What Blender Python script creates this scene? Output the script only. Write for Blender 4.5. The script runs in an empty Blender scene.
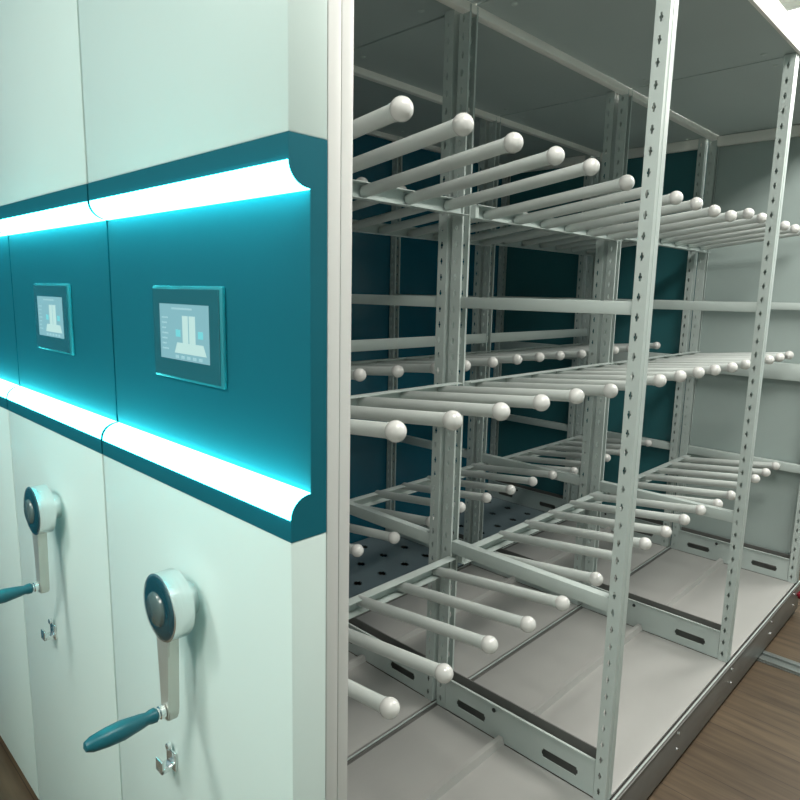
import bpy, bmesh, math, random
from mathutils import Vector, Matrix
SC = bpy.context.scene
COL = SC.collection
random.seed(7)

# ------------------------------------------------------------------ camera
YAW, PITCH, ROLL = 0.7687, -0.1655, 0.0216
CAMP = Vector((0.6919, -0.5057, 1.6))
F = Vector((-math.sin(YAW) * math.cos(PITCH), math.cos(YAW) * math.cos(PITCH), math.sin(PITCH)))
R0 = Vector((math.cos(YAW), math.sin(YAW), 0)); U0 = R0.cross(F)
R = R0 * math.cos(ROLL) + U0 * math.sin(ROLL); U = U0 * math.cos(ROLL) - R0 * math.sin(ROLL)
cd = bpy.data.cameras.new('camera'); cam = bpy.data.objects.new('camera', cd); COL.objects.link(cam)
m = Matrix.Identity(4)
for i in range(3):
    m[i][0], m[i][1], m[i][2], m[i][3] = R[i], U[i], -F[i], CAMP[i]
cam.matrix_world = m
cd.sensor_width = 36; cd.sensor_fit = 'HORIZONTAL'; cd.lens = 36 * 644.9 / 800; cd.clip_start = 0.02
SC.camera = cam
# ------------------------------------------------------------------ world, lights, exposure
w = bpy.data.worlds.new('world'); SC.world = w; w.use_nodes = True
w.node_tree.nodes['Background'].inputs[0].default_value = (0.45, 0.85, 0.88, 1)
w.node_tree.nodes['Background'].inputs[1].default_value = 0.12
SC.view_settings.view_transform = 'Standard'; SC.view_settings.look = 'None'
SC.view_settings.exposure = 0.4; SC.view_settings.gamma = 1.0; SC.view_settings.use_curve_mapping = False

def area(name, loc, sx, sy, power, color=(1, 1, 1), rot=(0, 0, 0)):
    l = bpy.data.lights.new(name, 'AREA'); l.shape = 'RECTANGLE'; l.size = sx; l.size_y = sy
    l.energy = power; l.color = color
    o = bpy.data.objects.new(name, l); o.location = loc; o.rotation_euler = rot; COL.objects.link(o)
    return o
LAMPS = [(0.72, 0.35), (0.72, 2.3), (0.72, 4.3), (-1.2, -1.9), (0.3, -1.9), (-0.35, 3.75)]  # pair with negative y is unseen, added to brighten the cabinet doors
POWER = [17, 30, 26, 25, 25, 14]
for (lx, ly), pw in zip(LAMPS, POWER):
    area('ceiling_lamp_light', (lx, ly, 2.965), 0.56, 1.1, pw, (1.0, 0.98, 0.93))

# ------------------------------------------------------------------ materials
def mat(name, col, rough=0.5, metal=0.0, coat=0.0, var=0.0, scale=6.0, bump=0.0, bscale=60, stretch=None, emit=None, est=0.0, spec=0.5):
    ma = bpy.data.materials.new(name); ma.use_nodes = True
    nt = ma.node_tree; b = nt.nodes['Principled BSDF']
    b.inputs['Base Color'].default_value = (*col, 1); b.inputs['Roughness'].default_value = rough
    b.inputs['Metallic'].default_value = metal; b.inputs['Coat Weight'].default_value = coat
    b.inputs['Specular IOR Level'].default_value = spec
    b.inputs['Coat Roughness'].default_value = 0.08
    tc = nt.nodes.new('ShaderNodeTexCoord'); mp = nt.nodes.new('ShaderNodeMapping')
    nt.links.new(tc.outputs['Object'], mp.inputs['Vector'])
    if stretch: mp.inputs['Scale'].default_value = stretch
    if var:
        n = nt.nodes.new('ShaderNodeTexNoise'); n.inputs['Scale'].default_value = scale; n.inputs['Detail'].default_value = 5
        nt.links.new(mp.outputs[0], n.inputs['Vector'])
        r = nt.nodes.new('ShaderNodeValToRGB')
        r.color_ramp.elements[0].position = 0.3; r.color_ramp.elements[1].position = 0.7
        r.color_ramp.elements[0].color = (*[c * (1 - var) for c in col], 1)
        r.color_ramp.elements[1].color = (*[min(1, c * (1 + var)) for c in col], 1)
        nt.links.new(n.outputs['Fac'], r.inputs[0]); nt.links.new(r.outputs[0], b.inputs['Base Color'])
    if bump:
        n2 = nt.nodes.new('ShaderNodeTexNoise'); n2.inputs['Scale'].default_value = bscale; n2.inputs['Detail'].default_value = 3
        nt.links.new(mp.outputs[0], n2.inputs['Vector'])
        bp = nt.nodes.new('ShaderNodeBump'); bp.inputs['Strength'].default_value = bump; bp.inputs['Distance'].default_value = 0.002
        nt.links.new(n2.outputs['Fac'], bp.inputs['Height']); nt.links.new(bp.outputs[0], b.inputs['Normal'])
    if emit:
        b.inputs['Emission Color'].default_value = (*emit, 1); b.inputs['Emission Strength'].default_value = est
    return ma
M = {}
M['panel'] = mat('panel_white_paint', (0.65, 0.775, 0.745), 0.42, var=0.015, scale=2, coat=0.0)
M['frame'] = mat('end_frame_paint', (0.66, 0.665, 0.65), 0.4, var=0.015, scale=2)
M['steel'] = mat('shelf_grey_paint', (0.51, 0.58, 0.56), 0.38, var=0.03, scale=9)
M['pole'] = mat('arm_white_paint', (0.60, 0.645, 0.625), 0.35, var=0.02, scale=9)
M['ball'] = mat('ball_white_plastic', (0.76, 0.76, 0.74), 0.16, coat=0.4, var=0.01)
M['tray'] = mat('tray_sheet', (0.43, 0.43, 0.415), 0.35, var=0.06, scale=4, stretch=(1, 0.4, 1))
M['perf'] = mat('perforated_tray_sheet', (0.22, 0.29, 0.32), 0.4, var=0.05, scale=5)
M['zinc'] = mat('zinc_skirt', (0.20, 0.20, 0.19), 0.38, metal=0.3, var=0.08, scale=10)
M['roof'] = mat('roof_sheet', (0.46, 0.53, 0.52), 0.5, var=0.05, scale=1.5)
M['tube'] = mat('top_tube_paint', (0.90, 0.89, 0.84), 0.4, var=0.02)
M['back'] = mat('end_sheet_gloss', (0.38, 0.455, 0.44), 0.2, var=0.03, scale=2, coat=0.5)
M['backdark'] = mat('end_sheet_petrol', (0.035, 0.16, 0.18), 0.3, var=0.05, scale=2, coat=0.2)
M['wallfront'] = mat('wall_front_paint', (0.60, 0.72, 0.69), 0.8, var=0.02)
M['blue'] = mat('console_petrol_paint', (0.006, 0.125, 0.170), 0.5, var=0.03, scale=3, spec=0.2)
M['bluedark'] = mat('console_end_cap', (0.010, 0.075, 0.11), 0.45, var=0.03, scale=3)
M['led'] = mat('light_diffuser', (0.6, 0.9, 0.9), 0.5, emit=(0.08, 0.97, 0.97), est=13.0, var=0.01)
M['bezel'] = mat('screen_bezel_glass', (0.02, 0.12, 0.15), 0.2, coat=0.6, var=0.02)
M['bezeledge'] = mat('screen_edge_plastic', (0.03, 0.22, 0.26), 0.25, var=0.02)
M['lcd'] = mat('screen_background', (0.02, 0.03, 0.03), 0.3, emit=(0.22, 0.45, 0.50), est=0.75, var=0.02)
M['lcdw'] = mat('screen_icon_white', (0.05, 0.05, 0.05), 0.3, emit=(0.46, 0.68, 0.64), est=0.8, var=0.02)
M['lcdc'] = mat('screen_icon_cyan', (0.05, 0.05, 0.05), 0.3, emit=(0.15, 0.62, 0.66), est=0.75, var=0.02)
M['lcdl'] = mat('screen_text_grey', (0.05, 0.05, 0.05), 0.3, emit=(0.33, 0.58, 0.62), est=0.75, var=0.02)
M['chrome'] = mat('brushed_chrome', (0.80, 0.83, 0.83), 0.22, metal=0.9, var=0.04, scale=30, stretch=(1, 12, 1))
M['cap'] = mat('hub_cap_dark', (0.01, 0.055, 0.075), 0.15, coat=0.5, var=0.03)
M['cap2'] = mat('hub_cap_centre', (0.09, 0.13, 0.13), 0.25, coat=0.4, var=0.03)
M['arm'] = mat('crank_satin_metal', (0.60, 0.62, 0.57), 0.3, metal=0.55, var=0.04)
M['grip'] = mat('grip_petrol_plastic', (0.006, 0.10, 0.13), 0.35, var=0.03)
M['red'] = mat('bumper_red_rubber', (0.20, 0.008, 0.02), 0.2, coat=0.6, var=0.03)
M['dark'] = mat('dark_metal', (0.03, 0.035, 0.035), 0.5, var=0.05)
M['rail'] = mat('track_steel', (0.30, 0.33, 0.32), 0.3, metal=0.7, var=0.05)
M['wall'] = mat('wall_paint', (0.30, 0.38, 0.38), 0.8, var=0.03, scale=2, bump=0.2)
M['wallblue'] = mat('wall_petrol_sheet', (0.008, 0.11, 0.17), 0.22, var=0.05, scale=2, coat=0.3)
M['ceil'] = mat('ceiling_paint', (0.88, 0.86, 0.80), 0.8, var=0.02, bump=0.2)
M['lampon'] = mat('lamp_diffuser', (0.9, 0.9, 0.85), 0.5, emit=(1.0, 0.95, 0.84), est=4.0, var=0.01)

def floor_mat():
    ma = bpy.data.materials.new('wood_floor'); ma.use_nodes = True; nt = ma.node_tree; b = nt.nodes['Principled BSDF']
    tc = nt.nodes.new('ShaderNodeTexCoord')
    mp = nt.nodes.new('ShaderNodeMapping'); mp.inputs['Scale'].default_value = (1, 1, 1)
    nt.links.new(tc.outputs['Object'], mp.inputs['Vector'])
    br = nt.nodes.new('ShaderNodeTexBrick'); br.inputs['Scale'].default_value = 1
    br.inputs['Brick Width'].default_value = 1.2; br.inputs['Row Height'].default_value = 0.15
    br.inputs['Mortar Size'].default_value = 0.0015; br.inputs['Bias'].default_value = 0
    br.inputs['Color1'].default_value = (0.100, 0.072, 0.045, 1); br.inputs['Color2'].default_value = (0.140, 0.103, 0.066, 1)
    br.inputs['Mortar'].default_value = (0.05, 0.035, 0.025, 1)
    nt.links.new(mp.outputs[0], br.inputs['Vector'])
    mp2 = nt.nodes.new('ShaderNodeMapping'); mp2.inputs['Scale'].default_value = (2.0, 22, 1)
    nt.links.new(tc.outputs['Object'], mp2.inputs['Vector'])
    n = nt.nodes.new('ShaderNodeTexNoise'); n.inputs['Scale'].default_value = 1.6; n.inputs['Detail'].default_value = 8
    nt.links.new(mp2.outputs[0], n.inputs['Vector'])
    r = nt.nodes.new('ShaderNodeValToRGB'); r.color_ramp.elements[0].position = .3; r.color_ramp.elements[1].position = .72
    r.color_ramp.elements[0].color = (.6, .56, .52, 1); r.color_ramp.elements[1].color = (1.2, 1.16, 1.1, 1)
    nt.links.new(n.outputs['Fac'], r.inputs[0])
    mx = nt.nodes.new('ShaderNodeMixRGB'); mx.blend_type = 'MULTIPLY'; mx.inputs[0].default_value = 1
    nt.links.new(br.outputs['Color'], mx.inputs[1]); nt.links.new(r.outputs[0], mx.inputs[2])
    nt.links.new(mx.outputs[0], b.inputs['Base Color']); b.inputs['Roughness'].default_value = 0.45
    return ma
M['floor'] = floor_mat()

# ------------------------------------------------------------------ mesh helpers
def bx(bm, x0, x1, y0, y1, z0, z1, bev=0.0, seg=2):
    vs = [bm.verts.new((x, y, z)) for x in (x0, x1) for y in (y0, y1) for z in (z0, z1)]
    fs = [bm.faces.new([vs[i] for i in q]) for q in ((0, 1, 3, 2), (4, 6, 7, 5), (0, 4, 5, 1), (2, 3, 7, 6), (0, 2, 6, 4), (1, 5, 7, 3))]
    if bev:
        es = list({e for f in fs for e in f.edges})
        bmesh.ops.bevel(bm, geom=es, offset=bev, segments=seg, affect='EDGES', profile=0.5)

def ext(bm, prof, axis, a, b, smooth=False):
    """extrude a closed 2D profile along an axis; prof in the two other coordinates (in x,y,z order)"""
    def co(u, v, t):
        return {'x': (t, u, v), 'y': (u, t, v), 'z': (u, v, t)}[axis]
    A = [bm.verts.new(co(u, v, a)) for u, v in prof]; B = [bm.verts.new(co(u, v, b)) for u, v in prof]
    n = len(prof)
    for i in range(n):
        bm.faces.new((A[i], A[(i + 1) % n], B[(i + 1) % n], B[i]))
    bm.faces.new(A[::-1]); bm.faces.new(B)

def lathe(bm, prof, origin, axis, seg=20):
    """prof: (t along axis, radius)"""
    o = Vector(origin); a = Vector(axis).normalized()
    u = a.cross(Vector((0, 0, 1)));
    if u.length < .01: u = Vector((1, 0, 0))
    u.normalize(); v = a.cross(u)
    rings = []
    for t, r in prof:
        if r < 1e-6: rings.append([bm.verts.new(o + a * t)]); continue
        rings.append([bm.verts.new(o + a * t + (u * math.cos(2 * math.pi * k / seg) + v * math.sin(2 * math.pi * k / seg)) * r) for k in range(seg)])
    for p, q in zip(rings, rings[1:]):
        for k in range(seg):
            k2 = (k + 1) % seg
            if len(p) == 1 and len(q) == 1: continue
            if len(p) == 1: bm.faces.new((p[0], q[k], q[k2]))
            elif len(q) == 1: bm.faces.new((p[k], q[0], p[k2]))
            else: bm.faces.new((p[k], q[k], q[k2], p[k2]))
    for rg, rev in ((rings[0], False), (rings[-1], True)):
        if len(rg) > 1: bm.faces.new(rg[::-1] if rev else rg)

def sheet(bm, xs, ys, hole, o, u, v, n, t):
    """sheet metal of cells between xs and ys with the cells for which hole(i, j) left out; thickness t along n"""
    o, u, v, n = map(Vector, (o, u, v, n)); vt = {}
    def g(i, j, k):
        if (i, j, k) not in vt: vt[(i, j, k)] = bm.verts.new(o + u * xs[i] + v * ys[j] + n * (t * k))
        return vt[(i, j, k)]
    nx, ny = len(xs) - 1, len(ys) - 1
    full = lambda i, j: 0 <= i < nx and 0 <= j < ny and not hole(i, j)
    for i in range(nx):
        for j in range(ny):
            if not full(i, j): continue
            bm.faces.new((g(i, j, 1), g(i + 1, j, 1), g(i + 1, j + 1, 1), g(i, j + 1, 1)))
            bm.faces.new((g(i, j, 0), g(i, j + 1, 0), g(i + 1, j + 1, 0), g(i + 1, j, 0)))
            if not full(i - 1, j): bm.faces.new((g(i, j, 0), g(i, j, 1), g(i, j + 1, 1), g(i, j + 1, 0)))
            if not full(i + 1, j): bm.faces.new((g(i + 1, j, 0), g(i + 1, j + 1, 0), g(i + 1, j + 1, 1), g(i + 1, j, 1)))
            if not full(i, j - 1): bm.faces.new((g(i, j, 0), g(i + 1, j, 0), g(i + 1, j, 1), g(i, j, 1)))
            if not full(i, j + 1): bm.faces.new((g(i, j + 1, 0), g(i, j + 1, 1), g(i + 1, j + 1, 1), g(i + 1, j + 1, 0)))

def obj(name, bm, material, parent=None, smooth=False, loc=None):
    bmesh.ops.recalc_face_normals(bm, faces=bm.faces)
    me = bpy.data.meshes.new(name); bm.to_mesh(me); bm.free()
    me.materials.append(material)
    if smooth:
        me.polygons.foreach_set('use_smooth', [True] * len(me.polygons))
        me.set_sharp_from_angle(angle=math.radians(40))
    o = bpy.data.objects.new(name, me); COL.objects.link(o)
    if parent: o.parent = parent
    if loc: o.location = loc
    return o
def inst(src, parent=None, loc=None):
    o = src.copy(); COL.objects.link(o)
    if parent: o.parent = parent
    if loc is not None: o.location = loc
    return o
def box(name, material, parent, *a, bev=0.0, smooth=False):
    bm = bmesh.new(); bx(bm, *a, bev=bev); return obj(name, bm, material, parent, smooth)
def struct(o): o['kind'] = 'structure'; return o
def tag(o, label, cat, group=None):
    o['label'] = label; o['category'] = cat
    if group: o['group'] = group
    return o

# ------------------------------------------------------------------ the room
struct(box('floor', M['floor'], None, -2.3, 2.9, -3.2, 5.6, -0.1, 0.0))
struct(box('ceiling', M['ceil'], None, -2.3, 2.9, -3.2, 5.6, 3.0, 3.1))
struct(box('wall_left', M['wallblue'], None, -2.3, -1.955, -3.2, 5.6, 0, 3.0))
struct(box('wall_right', M['wall'], None, 2.7, 2.9, -3.2, 5.6, 0, 3.0))
struct(box('wall_back', M['wall'], None, -1.955, 2.7, 5.4, 5.6, 0, 3.0))
struct(box('wall_front', M['wallfront'], None, -1.955, 2.7, -3.2, -3.0, 0, 3.0))

lamp_labels = ['rectangular white ceiling lamp above the aisle beside the nearest shelf bay',
               'rectangular white ceiling lamp above the aisle beside the middle shelf bay',
               'rectangular white ceiling lamp above the aisle beyond the last shelf bay',
               'unseen ceiling lamp added to brighten the doors of the crank handle cabinets',
               'unseen ceiling lamp added at the near aisle end to brighten the cabinet doors',
               'rectangular white ceiling lamp straight above the far end of the shelving']
for (lx, ly), lb in zip(LAMPS, lamp_labels):
    e = bpy.data.objects.new('ceiling_lamp', None); COL.objects.link(e); e.location = (lx, ly, 3.0)
    tag(e, lb, 'ceiling lamp', 'ceiling lamps')
    bm = bmesh.new()
    for a in ((-.32, -.29, -.6, .6), (.29, .32, -.6, .6), (-.29, .29, -.6, -.57), (-.29, .29, .57, .6)):
        bx(bm, a[0], a[1], a[2], a[3], -0.03, 0)
    obj('lamp_frame', bm, M['tube'], e)
    box('diffuser', M['lampon'], e, -.29, .29, -.57, .57, -.015, -.005)

def track(y, lb):
    bm = bmesh.new()
    bx(bm, -1.94, 2.6, -.05, .05, 0, 0.004)
    bx(bm, -1.94, 2.6, -.045, -.018, 0.004, 0.014, bev=.002)
    bx(bm, -1.94, 2.6, .018, .045, 0.004, 0.014, bev=.002)
    o = obj('floor_track', bm, M['rail'], None, loc=(0, y, 0))
    tag(o, lb, 'track', 'steel floor tracks')
track(2.60, 'twin-bar steel track in the wood floor, out from under the shelving\'s far end')
track(0.62, 'twin-bar steel track under the near end of the shelving by the crank cabinets')

# ------------------------------------------------------------------ the carriage
W = 0.6552; S = 1.0335
YK = [.072, 1.089, 1.089 + S, 1.089 + 2 * S]      # near flange of each side frame
XB = -0.60; PW = 0.039; ZT = 0.17; ZR = 2.435; YE = 3.21

def carriage(loc):
    root = bpy.data.objects.new('mobile_shelving_unit', None); COL.objects.link(root); root.location = loc
    # ---- end cabinet with white painted door
    xl, xr = -W + .007, 0.0
    bm = bmesh.new()
    bx(bm, xl, xr, 0, .063, .03, 1.2554, bev=.003)
    bx(bm, xl, xr, 0, .063, 1.7944, 2.5, bev=.003)
    bx(bm, xl + .002, xr - .002, .045, .063, 1.25, 1.80)
    obj('end_panel', bm, M['panel'], root, True)
    bm = bmesh.new()
    bx(bm, xl, xr, .0635, .086, .03, 2.5, bev=.002); bx(bm, xl, xr, .0865, .1077, .03, 2.5, bev=.002)
    obj('end_frame', bm, M['frame'], root, True)
    # ---- lit console: stepped profile swept across the unit
    r = .034
    def arc(cy, cz, ry, rz, a0, a1, n=10):
        return [(cy + ry * math.cos(math.radians(a0 + (a1 - a0) * i / n)), cz + rz * math.sin(math.radians(a0 + (a1 - a0) * i / n))) for i in range(n + 1)]
    top = arc(r, 1.761, r, .031, 180, 270); bot = arc(r, 1.288, r, .031, 90, 180)
    prof = [(0, 1.7944)] + top + bot + [(0, 1.2554), (.0625, 1.2554), (.0625, 1.7944)]
    bm = bmesh.new(); ext(bm, prof, 'x', xl, xr)
    con = obj('console', bm, M['blue'], root, True); con['label'] = 'recessed petrol blue console with two glowing strips'
    for nm, pr in (('light_strip', top), ('light_strip', bot)):
        bm = bmesh.new()
        cy, cz = (r, 1.761) if pr is top else (r, 1.288)
        out = [(cy + (y - cy) * 1.04, cz + (z - cz) * 1.05) for y, z in pr]
        out = [(min(y, r - .0005), z) for y, z in out]
        ext(bm, out + pr[::-1], 'x', xl + .007, xr - .001)
        ls = obj(nm, bm, M['led'], con, True); ls['label'] = 'glowing cyan white light strip'
    # ---- touch screen
    ts = box('touch_screen', M['bezeledge'], root, -.450, -.212, .0265, .034, 1.441, 1.603, bev=.003, smooth=True)
    box('glass', M['bezel'], ts, -.445, -.219, .0245, .0264, 1.446, 1.598, bev=.0008)
    box('display', M['lcd'], ts, -.417, -.249, .0235, .0244, 1.477, 1.572)
    def q(nm, mt, x0, x1, z0, z1): box(nm, mt, ts, -.417 + x0, -.417 + x1, .0230, .0234, 1.477 + z0, 1.477 + z1)
    q('cabinet_icon', M['lcdw'], .082, .101, .0302, .076); q('cabinet_icon', M['lcdw'], .105, .125, .0302, .076)
    bm = bmesh.new(); ext(bm, [(-.417 + .062, 1.507), (-.417 + .150, 1.507), (-.417 + .160, 1.489), (-.417 + .052, 1.489)], 'y', .0231, .0234)
    obj('base_icon', bm, M['lcdw'], ts)
    q('arrow_icon', M['lcdc'], .058, .074, .040, .052); q('arrow_icon', M['lcdc'], .134, .150, .040, .052)
    q('text_line', M['lcdl'], .045, .115, .086, .089)
    for i in range(7): q('text_line', M['lcdl'], .008, .030 - .004 * (i % 3), .070 - i * .009, .0725 - i * .009)
    for i in range(5): q('menu_button', M['lcdl'], .055 + i * .02, .066 + i * .02, .003, .008)
    # ---- crank handle
    hx, hz = -.292, 1.070
    bm = bmesh.new()
    lathe(bm, [(0, .057), (.001, .0582), (.033, .0582), (.035, .057)], (hx, -.058, hz), (0, 1, 0), 48)
    lathe(bm, [(0, .030), (.024, .030)], (hx, -.024, hz), (0, 1, 0), 32)
    ch = obj('crank_handle', bm, M['chrome'], root, True)
    bm = bmesh.new(); lathe(bm, [(0, 0.0), (0, .040), (.002, .052), (.004, .0545), (.006, .0545)], (hx, -.0625, hz), (0, 1, 0), 48)
    obj('hub_cap', bm, M['cap'], ch, True)
    bm = bmesh.new(); lathe(bm, [(0, 0.0), (.0005, .025), (.003, .028), (.007, .030)], (hx, -.0685, hz), (0, 1, 0), 40)
    obj('hub_badge', bm, M['cap2'], ch, True)
    bm = bmesh.new()
    pts = [(.024, 1.035), (.019, .985), (.0155, .93), (.0135, .885), (.0125, .868), (.008, .861)]
    prof = [(hx - a, z) for a, z in pts] + [(hx + a, z) for a, z in pts[::-1]]
    ext(bm, prof, 'y', -.055, -.035)
    bmesh.ops.bevel(bm, geom=[e for e in bm.edges], offset=.0025, segments=2, affect='EDGES')
    obj('crank_arm', bm, M['arm'], ch, True)
    bm = bmesh.new(); lathe(bm, [(0, .0085), (.002, .0115), (.010, .0115), (.012, .009), (.02, .009)], (hx, -.055, .880), (0, -1, 0), 24)
    obj('collar', bm, M['chrome'], ch, True)
    bm = bmesh.new(); lathe(bm, [(0, .009), (.004, .0125), (.012, .012), (.018, .0105), (.028, .0125), (.06, .0165), (.085, .0155), (.108, .0125), (.118, .008), (.121, 0)], (hx, -.069, .880), (0, -1, 0), 28)
    obj('grip', bm, M['grip'], ch, True)
    # ---- lock
    bm = bmesh.new(); bx(bm, hx - .110, hx - .075, -.006, 0, .686, .726, bev=.002)
    bx(bm, hx - .105, hx - .080, -.03, -.006, .690, .700, bev=.002); bx(bm, hx - .105, hx - .080, -.03, -.024, .690, .716, bev=.002)
    lk = obj('lock_latch', bm, M['chrome'], root, True)
    bm = bmesh.new(); lathe(bm, [(0, .007), (.006, .007), (.007, .005), (.007, 0)], (hx - .092, -.006, .735), (0, -1, 0), 20)
    obj('lock_cylinder', bm, M['chrome'], lk, True)

    # ---- perforated posts (C channels); one mesh each for the front and the back row
    H = ZR - ZT; pitch = .05; n = int(H / pitch)
    def post_mesh(name, sgn, PW=PW, WB=.0384):
        """flanges run along x from 0 to -PW; the web stands at x=0 (sgn 1, open to the back) or x=-PW (sgn -1, open to the front)"""
        bm = bmesh.new()
        c = -PW * .58
        xs = [-PW, c - .0048, c - .0026, c + .0026, c + .0048, 0]
        ys = [0]
        for k in range(n):
            z0 = .02 + k * pitch
            ys += [z0, z0 + .007, z0 + .013, z0 + .020]
        ys += [H]
        def hole(i, j):
            if j == 0 or j == len(ys) - 2: return False
            ph = (j - 1) % 4
            if ph == 3: return False
            return i == 2 or (ph == 1 and i in (1, 3))
        sheet(bm, xs, ys, hole, (0, 0, 0), (1, 0, 0), (0, 0, 1), (0, 1, 0), .0016)
        sheet(bm, xs, ys, hole, (0, WB, 0), (1, 0, 0), (0, 0, 1), (0, 1, 0), .0016)
        wx = (-.0016, 0) if sgn == 1 else (-PW, -PW + .0016)
        bx(bm, wx[0], wx[1], .0016, WB, 0, H)
        lx = (-PW, -PW + .0016) if sgn == 1 else (-.0016, 0)
        bx(bm, lx[0], lx[1], .0016, .0075, 0, H); bx(bm, lx[0], lx[1], WB - .006, WB, 0, H)
        # pressed stiffening ridge on the web
        if sgn == 1: bx(bm, 0, .0015, .016, .031, 0, H, bev=.0007)

        if sgn == -1: bx(bm, -PW - .0015, -PW, .014, .026, 0, H, bev=.0007)
        return bm
    pf = obj('upright_post', post_mesh('front', 1, .0360, .0405), M['steel'], root, loc=(-.002, YK[1] - .003, ZT))
    pb = obj('upright_post', post_mesh('back', -1), M['steel'], root, loc=(XB, YK[1], ZT))
    for k in range(2, 4):
        inst(pf, root, (-.002, YK[k] - .003, ZT)); inst(pb, root, (XB, YK[k], ZT))
    # ---- side frame members
    for k in range(1, 4):
        y = YK[k]
        for z0, z1, d in ((1.555, 1.5895, .022), (.742, .784, .030)):
            bm = bmesh.new(); bx(bm, XB - .001, -PW + .034, y + .004, y + .004 + d, z0, z1, bev=.002)
            if True: obj('cross_beam', bm, M['steel'], root, True)
        if k == 3:
            bm = bmesh.new(); bx(bm, XB - .001, -PW + .034, y + .004, y + .034, 1.205, 1.288, bev=.002)
            obj('cross_beam', bm, M['steel'], root, True)
        if k == 3:
            bm = bmesh.new(); bx(bm, XB - .001, -PW + .034, y + .004, y + .034, ZR - .05, ZR - .001, bev=.002)
            obj('cross_beam', bm, M['tube'], root, True)
        # base plate: upward-open channel with two slots
        bm = bmesh.new()
        x0, x1 = XB + .001, -PW - .001
        xs = [x0]; hl = set()
        for a, b in ((-.549, -.429), (-.214, -.092)):
            seq = [a, a + .004, a + .010, b - .010, b - .004, b]; st = len(xs)
            xs += seq
        xs += [x1]
        zs = [0, .034, .041, .055, .062, .120]
        def hole(i, j):
            for st in (1, 7):
                if st + 1 <= i <= st + 3 and j in (1, 2, 3):
                    return True
                if i in (st, st + 4) and j == 2: return True
            return False
        sheet(bm, xs, zs, hole, (0, y, ZT + .001), (1, 0, 0), (0, 0, 1), (0, 1, 0), .002)
        bx(bm, x0, x1, y + .002, y + .032, ZT + .001, ZT + .003)
        bx(bm, x0, x1, y - .006, y, ZT + .117, ZT + .121)
        bp = obj('base_plate', bm, M['steel'], root)
        box('gap_shade_strip', M['zinc'], bp, x0, x1, y + .030, y + .034, ZT + .003, ZT + .132)  # channel's back plate, coloured dark to stand in for shade in the gap
        bm = bmesh.new(); lathe(bm, [(0, .007), (.003, .007), (.005, .004), (.005, 0)], (-.395, y - .0, ZT + .098), (0, -1, 0), 14)
        obj('bolt', bm, M['dark'], bp, True)
    # ---- base: trays, ribs, skirts, wheels
    for k in range(3):
        y0, y1 = YK[k] + .036, YK[k + 1] - .002
        bm = bmesh.new()
        bx(bm, XB - .03, -.372, y0, y1, ZT - .012, ZT, bev=.002); bx(bm, -.352, -.005, y0, y1, ZT - .012, ZT, bev=.002)
        tr = obj('base_tray', bm, M['tray'], root, True)
        bm = bmesh.new(); ext(bm, [(-.376, ZT - .004), (-.371, ZT + .022), (-.355, ZT + .022), (-.347, ZT - .004)], 'y', y0, y1)
        obj('tray_rib', bm, M['tray'], tr)
    def skirt(x0, x1):
        bm = bmesh.new()
        s = 1 if x1 > 0 else -1
        ya, yb = .112, YE
        bx(bm, x0, x1, ya, yb, .022, ZT, bev=.0015)
        xi = (x0 - .010, x0) if s > 0 else (x1, x1 + .010)
        bx(bm, xi[0], xi[1], ya, yb, ZT - .022, ZT - .018)
        xo = (x1, x1 + .004) if s > 0 else (x0 - .004, x0)
        bx(bm, xo[0], xo[1], ya, yb, ZT - .012, ZT - .004, bev=.001)
        o = obj('skirt', bm, M['zinc'], root, True)
        box('edge_highlight', M['steel'], o, x0 + .003, x1, ya, yb, ZT + .0002, ZT + .003)  # paler strip painting the highlight along the skirt's top edge
        return o
    sk = skirt(.003, .011)
    box('skirt', M['zinc'], root, XB - .036, XB - .031, .11, YE, .022, ZT - .002)
    bm = bmesh.new()
    for yy in (.6, 1.12, 1.6, 2.15, 2.7, 3.1):
        for zz in (.135, .075):
            lathe(bm, [(0, .006), (.003, .006), (.005, .003), (.005, 0)], (.011, yy, zz), (1, 0, 0), 12)
    b = obj('skirt_bolts', bm, M['chrome'], sk, True)
    box('end_skirt', M['zinc'], root, XB - .034, .003, YE - .01, YE, .022, ZT)
    for yy in (.62, 2.60):
        for xx in (-.12, -.48):
            for d in (-.0315, .0315):
                bm = bmesh.new(); lathe(bm, [(-.010, .040), (-.008, .044), (.008, .044), (.010, .040)], (xx, yy + d, .058), (0, 1, 0), 28)
                obj('wheel', bm, M['dark'], root, True)
        box('axle_box', M['dark'], root, -.56, -.04, yy - .018, yy + .018, .05, ZT - .012)
    # ---- roof
    for k in range(3):
        y0 = (.109 if k == 0 else YK[k] + .023); y1 = (YE if k == 2 else YK[k + 1] + .017)
        bm = bmesh.new()
        bx(bm, XB + .002, -.002, y0 + .005, y1, ZR + .002, ZR + .008)
        bx(bm, XB + .02, -.02, y0 - .006, y0 + .008, ZR + .0085, ZR + .03)
        rs = obj('roof_sheet', bm, M['roof'], root)
        bm = bmesh.new()
        for xx in (-.09, XB + .09):
            for yy in (y0 + .07, y1 - .07):
                lathe(bm, [(0, .010), (.002, .010), (.004, .006), (.004, 0)], (xx, yy, ZR + .002), (0, 0, -1), 14)
        obj('screws', bm, M['steel'], rs, True)
    bm = bmesh.new(); bx(bm, XB + .05, -.01, YK[1] + .0, YK[1] + .04, ZR + .008, ZR + .02); bx(bm, XB + .05, -.01, YK[2], YK[2] + .04, ZR + .008, ZR + .02)
    obj('roof_joiner', bm, M['steel'], root)
    bm = bmesh.new(); bx(bm, XB - .03, XB, .109, YE, ZR - .022, ZR + .008, bev=.003)
    obj('top_tube', bm, M['tube'], root, True)
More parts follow.
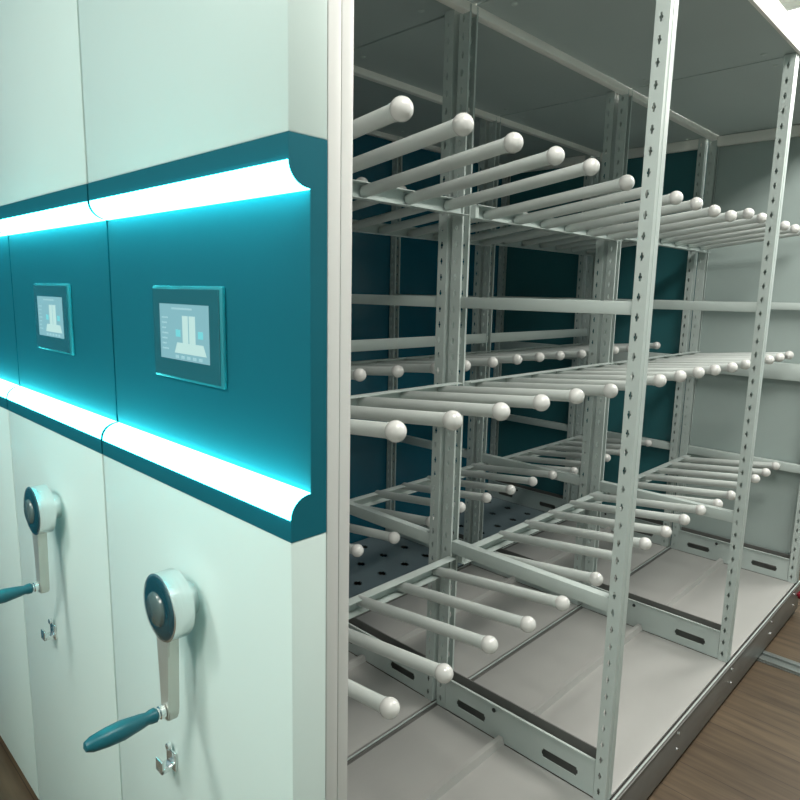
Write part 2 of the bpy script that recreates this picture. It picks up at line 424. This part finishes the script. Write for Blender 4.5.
    bm = bmesh.new(); bx(bm, -.002, .010, .109, YE, ZR, ZR + .036, bev=.002); bx(bm, -.002, .006, .109, YE, ZR + .039, ZR + .075, bev=.002)
    obj('roof_fascia', bm, M['tube'], root, True)
    # ---- closed far end
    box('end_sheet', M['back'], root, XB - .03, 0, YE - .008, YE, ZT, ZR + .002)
    # ---- rails and arms
    TILT = dict(a=(1.856, 1.913), b=(1.298, 1.3385), c=(.722, .777))
    OFF = dict(a=(0, -.013, .012), b=(.004, 0, -.004), c=(-.006, .014, 0))
    JIT = {('c', 0, 4): -.010, ('c', 0, 5): -.012, ('c', 1, 0): -.018, ('c', 1, 4): .004, ('c', 2, 0): -.008, ('c', 2, 1): -.005,
           ('a', 0, 2): .006, ('a', 1, 4): -.004, ('a', 1, 5): -.005}
    first = {}
    for lv in 'abc':
        zr, zt = TILT[lv]
        for k in range(3):
            dz = OFF[lv][k] * .8
            y0, y1 = YK[k] + .042, YK[k + 1] - .002
            zc = zr + dz * .5 + (-.009 if lv == 'c' else 0)
            bm = bmesh.new()
            x0, x1 = XB - .006, XB + .026
            bx(bm, x0, x0 + .002, y0, y1, zc - .021, zc + .021)
            bx(bm, x0, x1, y0, y1, zc + .019, zc + .021); bx(bm, x0, x1, y0, y1, zc - .021, zc - .019)
            bx(bm, x0 + .002, x1 - .008, y0 - .002, y0 + .014, zc - .019, zc + .019)
            rl = obj('arm_rail', bm, M['steel'], root)
            if lv in first: pass
            ym = 1.089 + (k - .5) * S + .02
            for j in range(6):
                y = ym + (j - 2.5) * .1679
                jit = JIT.get((lv, k, j), 0.0)
                key = lv
                L = .4639; th = math.atan2(zt - zr, L); LL = math.hypot(L, zt - zr)
                if key not in first:
                    bm = bmesh.new(); lathe(bm, [(-.0, .0135), (.003, .0155), (LL - .021, .0155), (LL - .020, .0165), (LL - .012, .0165), (LL - .010, .013)], (0, 0, 0), (L, 0, zt - zr), 20)
                    arm = obj('support_arm', bm, M['pole'], root, True)
                    bm = bmesh.new(); bmesh.ops.create_uvsphere(bm, u_segments=24, v_segments=14, radius=.0212, matrix=Matrix.Translation((L, 0, zt - zr)))
                    ball = obj('end_ball', bm, M['ball'], arm, True)
                    first[key] = (arm, ball)
                    arm.location = (XB, y, zr + dz + jit)
                else:
                    arm = inst(first[key][0], root, (XB, y, zr + dz + jit)); inst(first[key][1], arm)
                arm.rotation_euler = (0, random.uniform(-.004, .004), random.uniform(-.004, .004))
    return root

def copy_tree(o, parent=None):
    c = o.copy(); COL.objects.link(c)
    if parent is not None: c.parent = parent
    for ch in list(o.children): copy_tree(ch, c)
    return c

c1 = carriage((0, 0, 0))
tag(c1, 'nearest mobile shelving unit, its open side facing the aisle with rows of white ball-tipped arms', 'mobile shelving', 'mobile shelving units')
c2 = copy_tree(c1); c2.location = (-W, 0, 0)
tag(c2, 'middle mobile shelving unit, its cabinet end with the full crank handle and small lock', 'mobile shelving', 'mobile shelving units')
c3 = copy_tree(c1); c3.location = (-2 * W, 0, 0)
tag(c3, 'third mobile shelving unit, cut off by the left photo edge, without arms, perforated base tray', 'mobile shelving', 'mobile shelving units')

# tie bars behind the middle unit, the perforated tray of the third one
for k in range(3):
    bm = bmesh.new(); bx(bm, XB - .012, XB - .002, YK[k] + .042, YK[k + 1] - .002, 1.358, 1.405, bev=.002)
    obj('tie_bar', bm, M['steel'], c2, True)
k = 0
for ch in [c for c in c3.children if c.name.startswith('base_tray')]:
    y0, y1 = YK[k] + .036, YK[k + 1] - .002
    bm = bmesh.new()
    xs = [XB - .03]; ys = [y0]
    hx_ = [-.548, -.388, -.228, -.068]
    for x in hx_: xs += [x - .025, x - .013, x + .013, x + .025]
    xs += [-.012]
    yy = [y for y in [1.526 - .168 * 8 + .168 * i for i in range(28)] if y0 + .04 < y < y1 - .04]
    for y in yy: ys += [y - .021, y - .011, y + .011, y + .021]
    ys += [y1]
    def hole(i, j):
        if i == 0 or j == 0 or i == len(xs) - 2 or j == len(ys) - 2: return False
        a, b = (i - 1) % 4, (j - 1) % 4
        if a == 3 or b == 3: return False
        return a == 1 or b == 1
    sheet(bm, xs, ys, hole, (0, 0, ZT - .004), (1, 0, 0), (0, 1, 0), (0, 0, 1), .004)
    bmesh.ops.recalc_face_normals(bm, faces=bm.faces)
    me = bpy.data.meshes.new('perforated_tray'); bm.to_mesh(me); bm.free(); me.materials.append(M['perf'])
    ch.data = me
    for g in list(ch.children): bpy.data.objects.remove(g, do_unlink=True)
    k += 1

bm = bmesh.new(); lathe(bm, [(0, .010), (.006, .010), (.007, .020), (.024, .024), (.034, .020), (.040, .010), (.041, 0)], (.011, YE - .05, .115), (1, 0, 0), 24)
bu = obj('bumper', bm, M['red'], c1, True); bu['label'] = 'glossy dark red rubber bumper'
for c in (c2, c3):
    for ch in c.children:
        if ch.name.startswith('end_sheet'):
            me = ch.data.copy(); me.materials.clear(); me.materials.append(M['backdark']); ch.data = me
def drop(o):
    for ch in list(o.children): drop(ch)
    bpy.data.objects.remove(o, do_unlink=True)
for ch in [c for c in c3.children if c.name.startswith(('support_arm', 'arm_rail'))]: drop(ch)
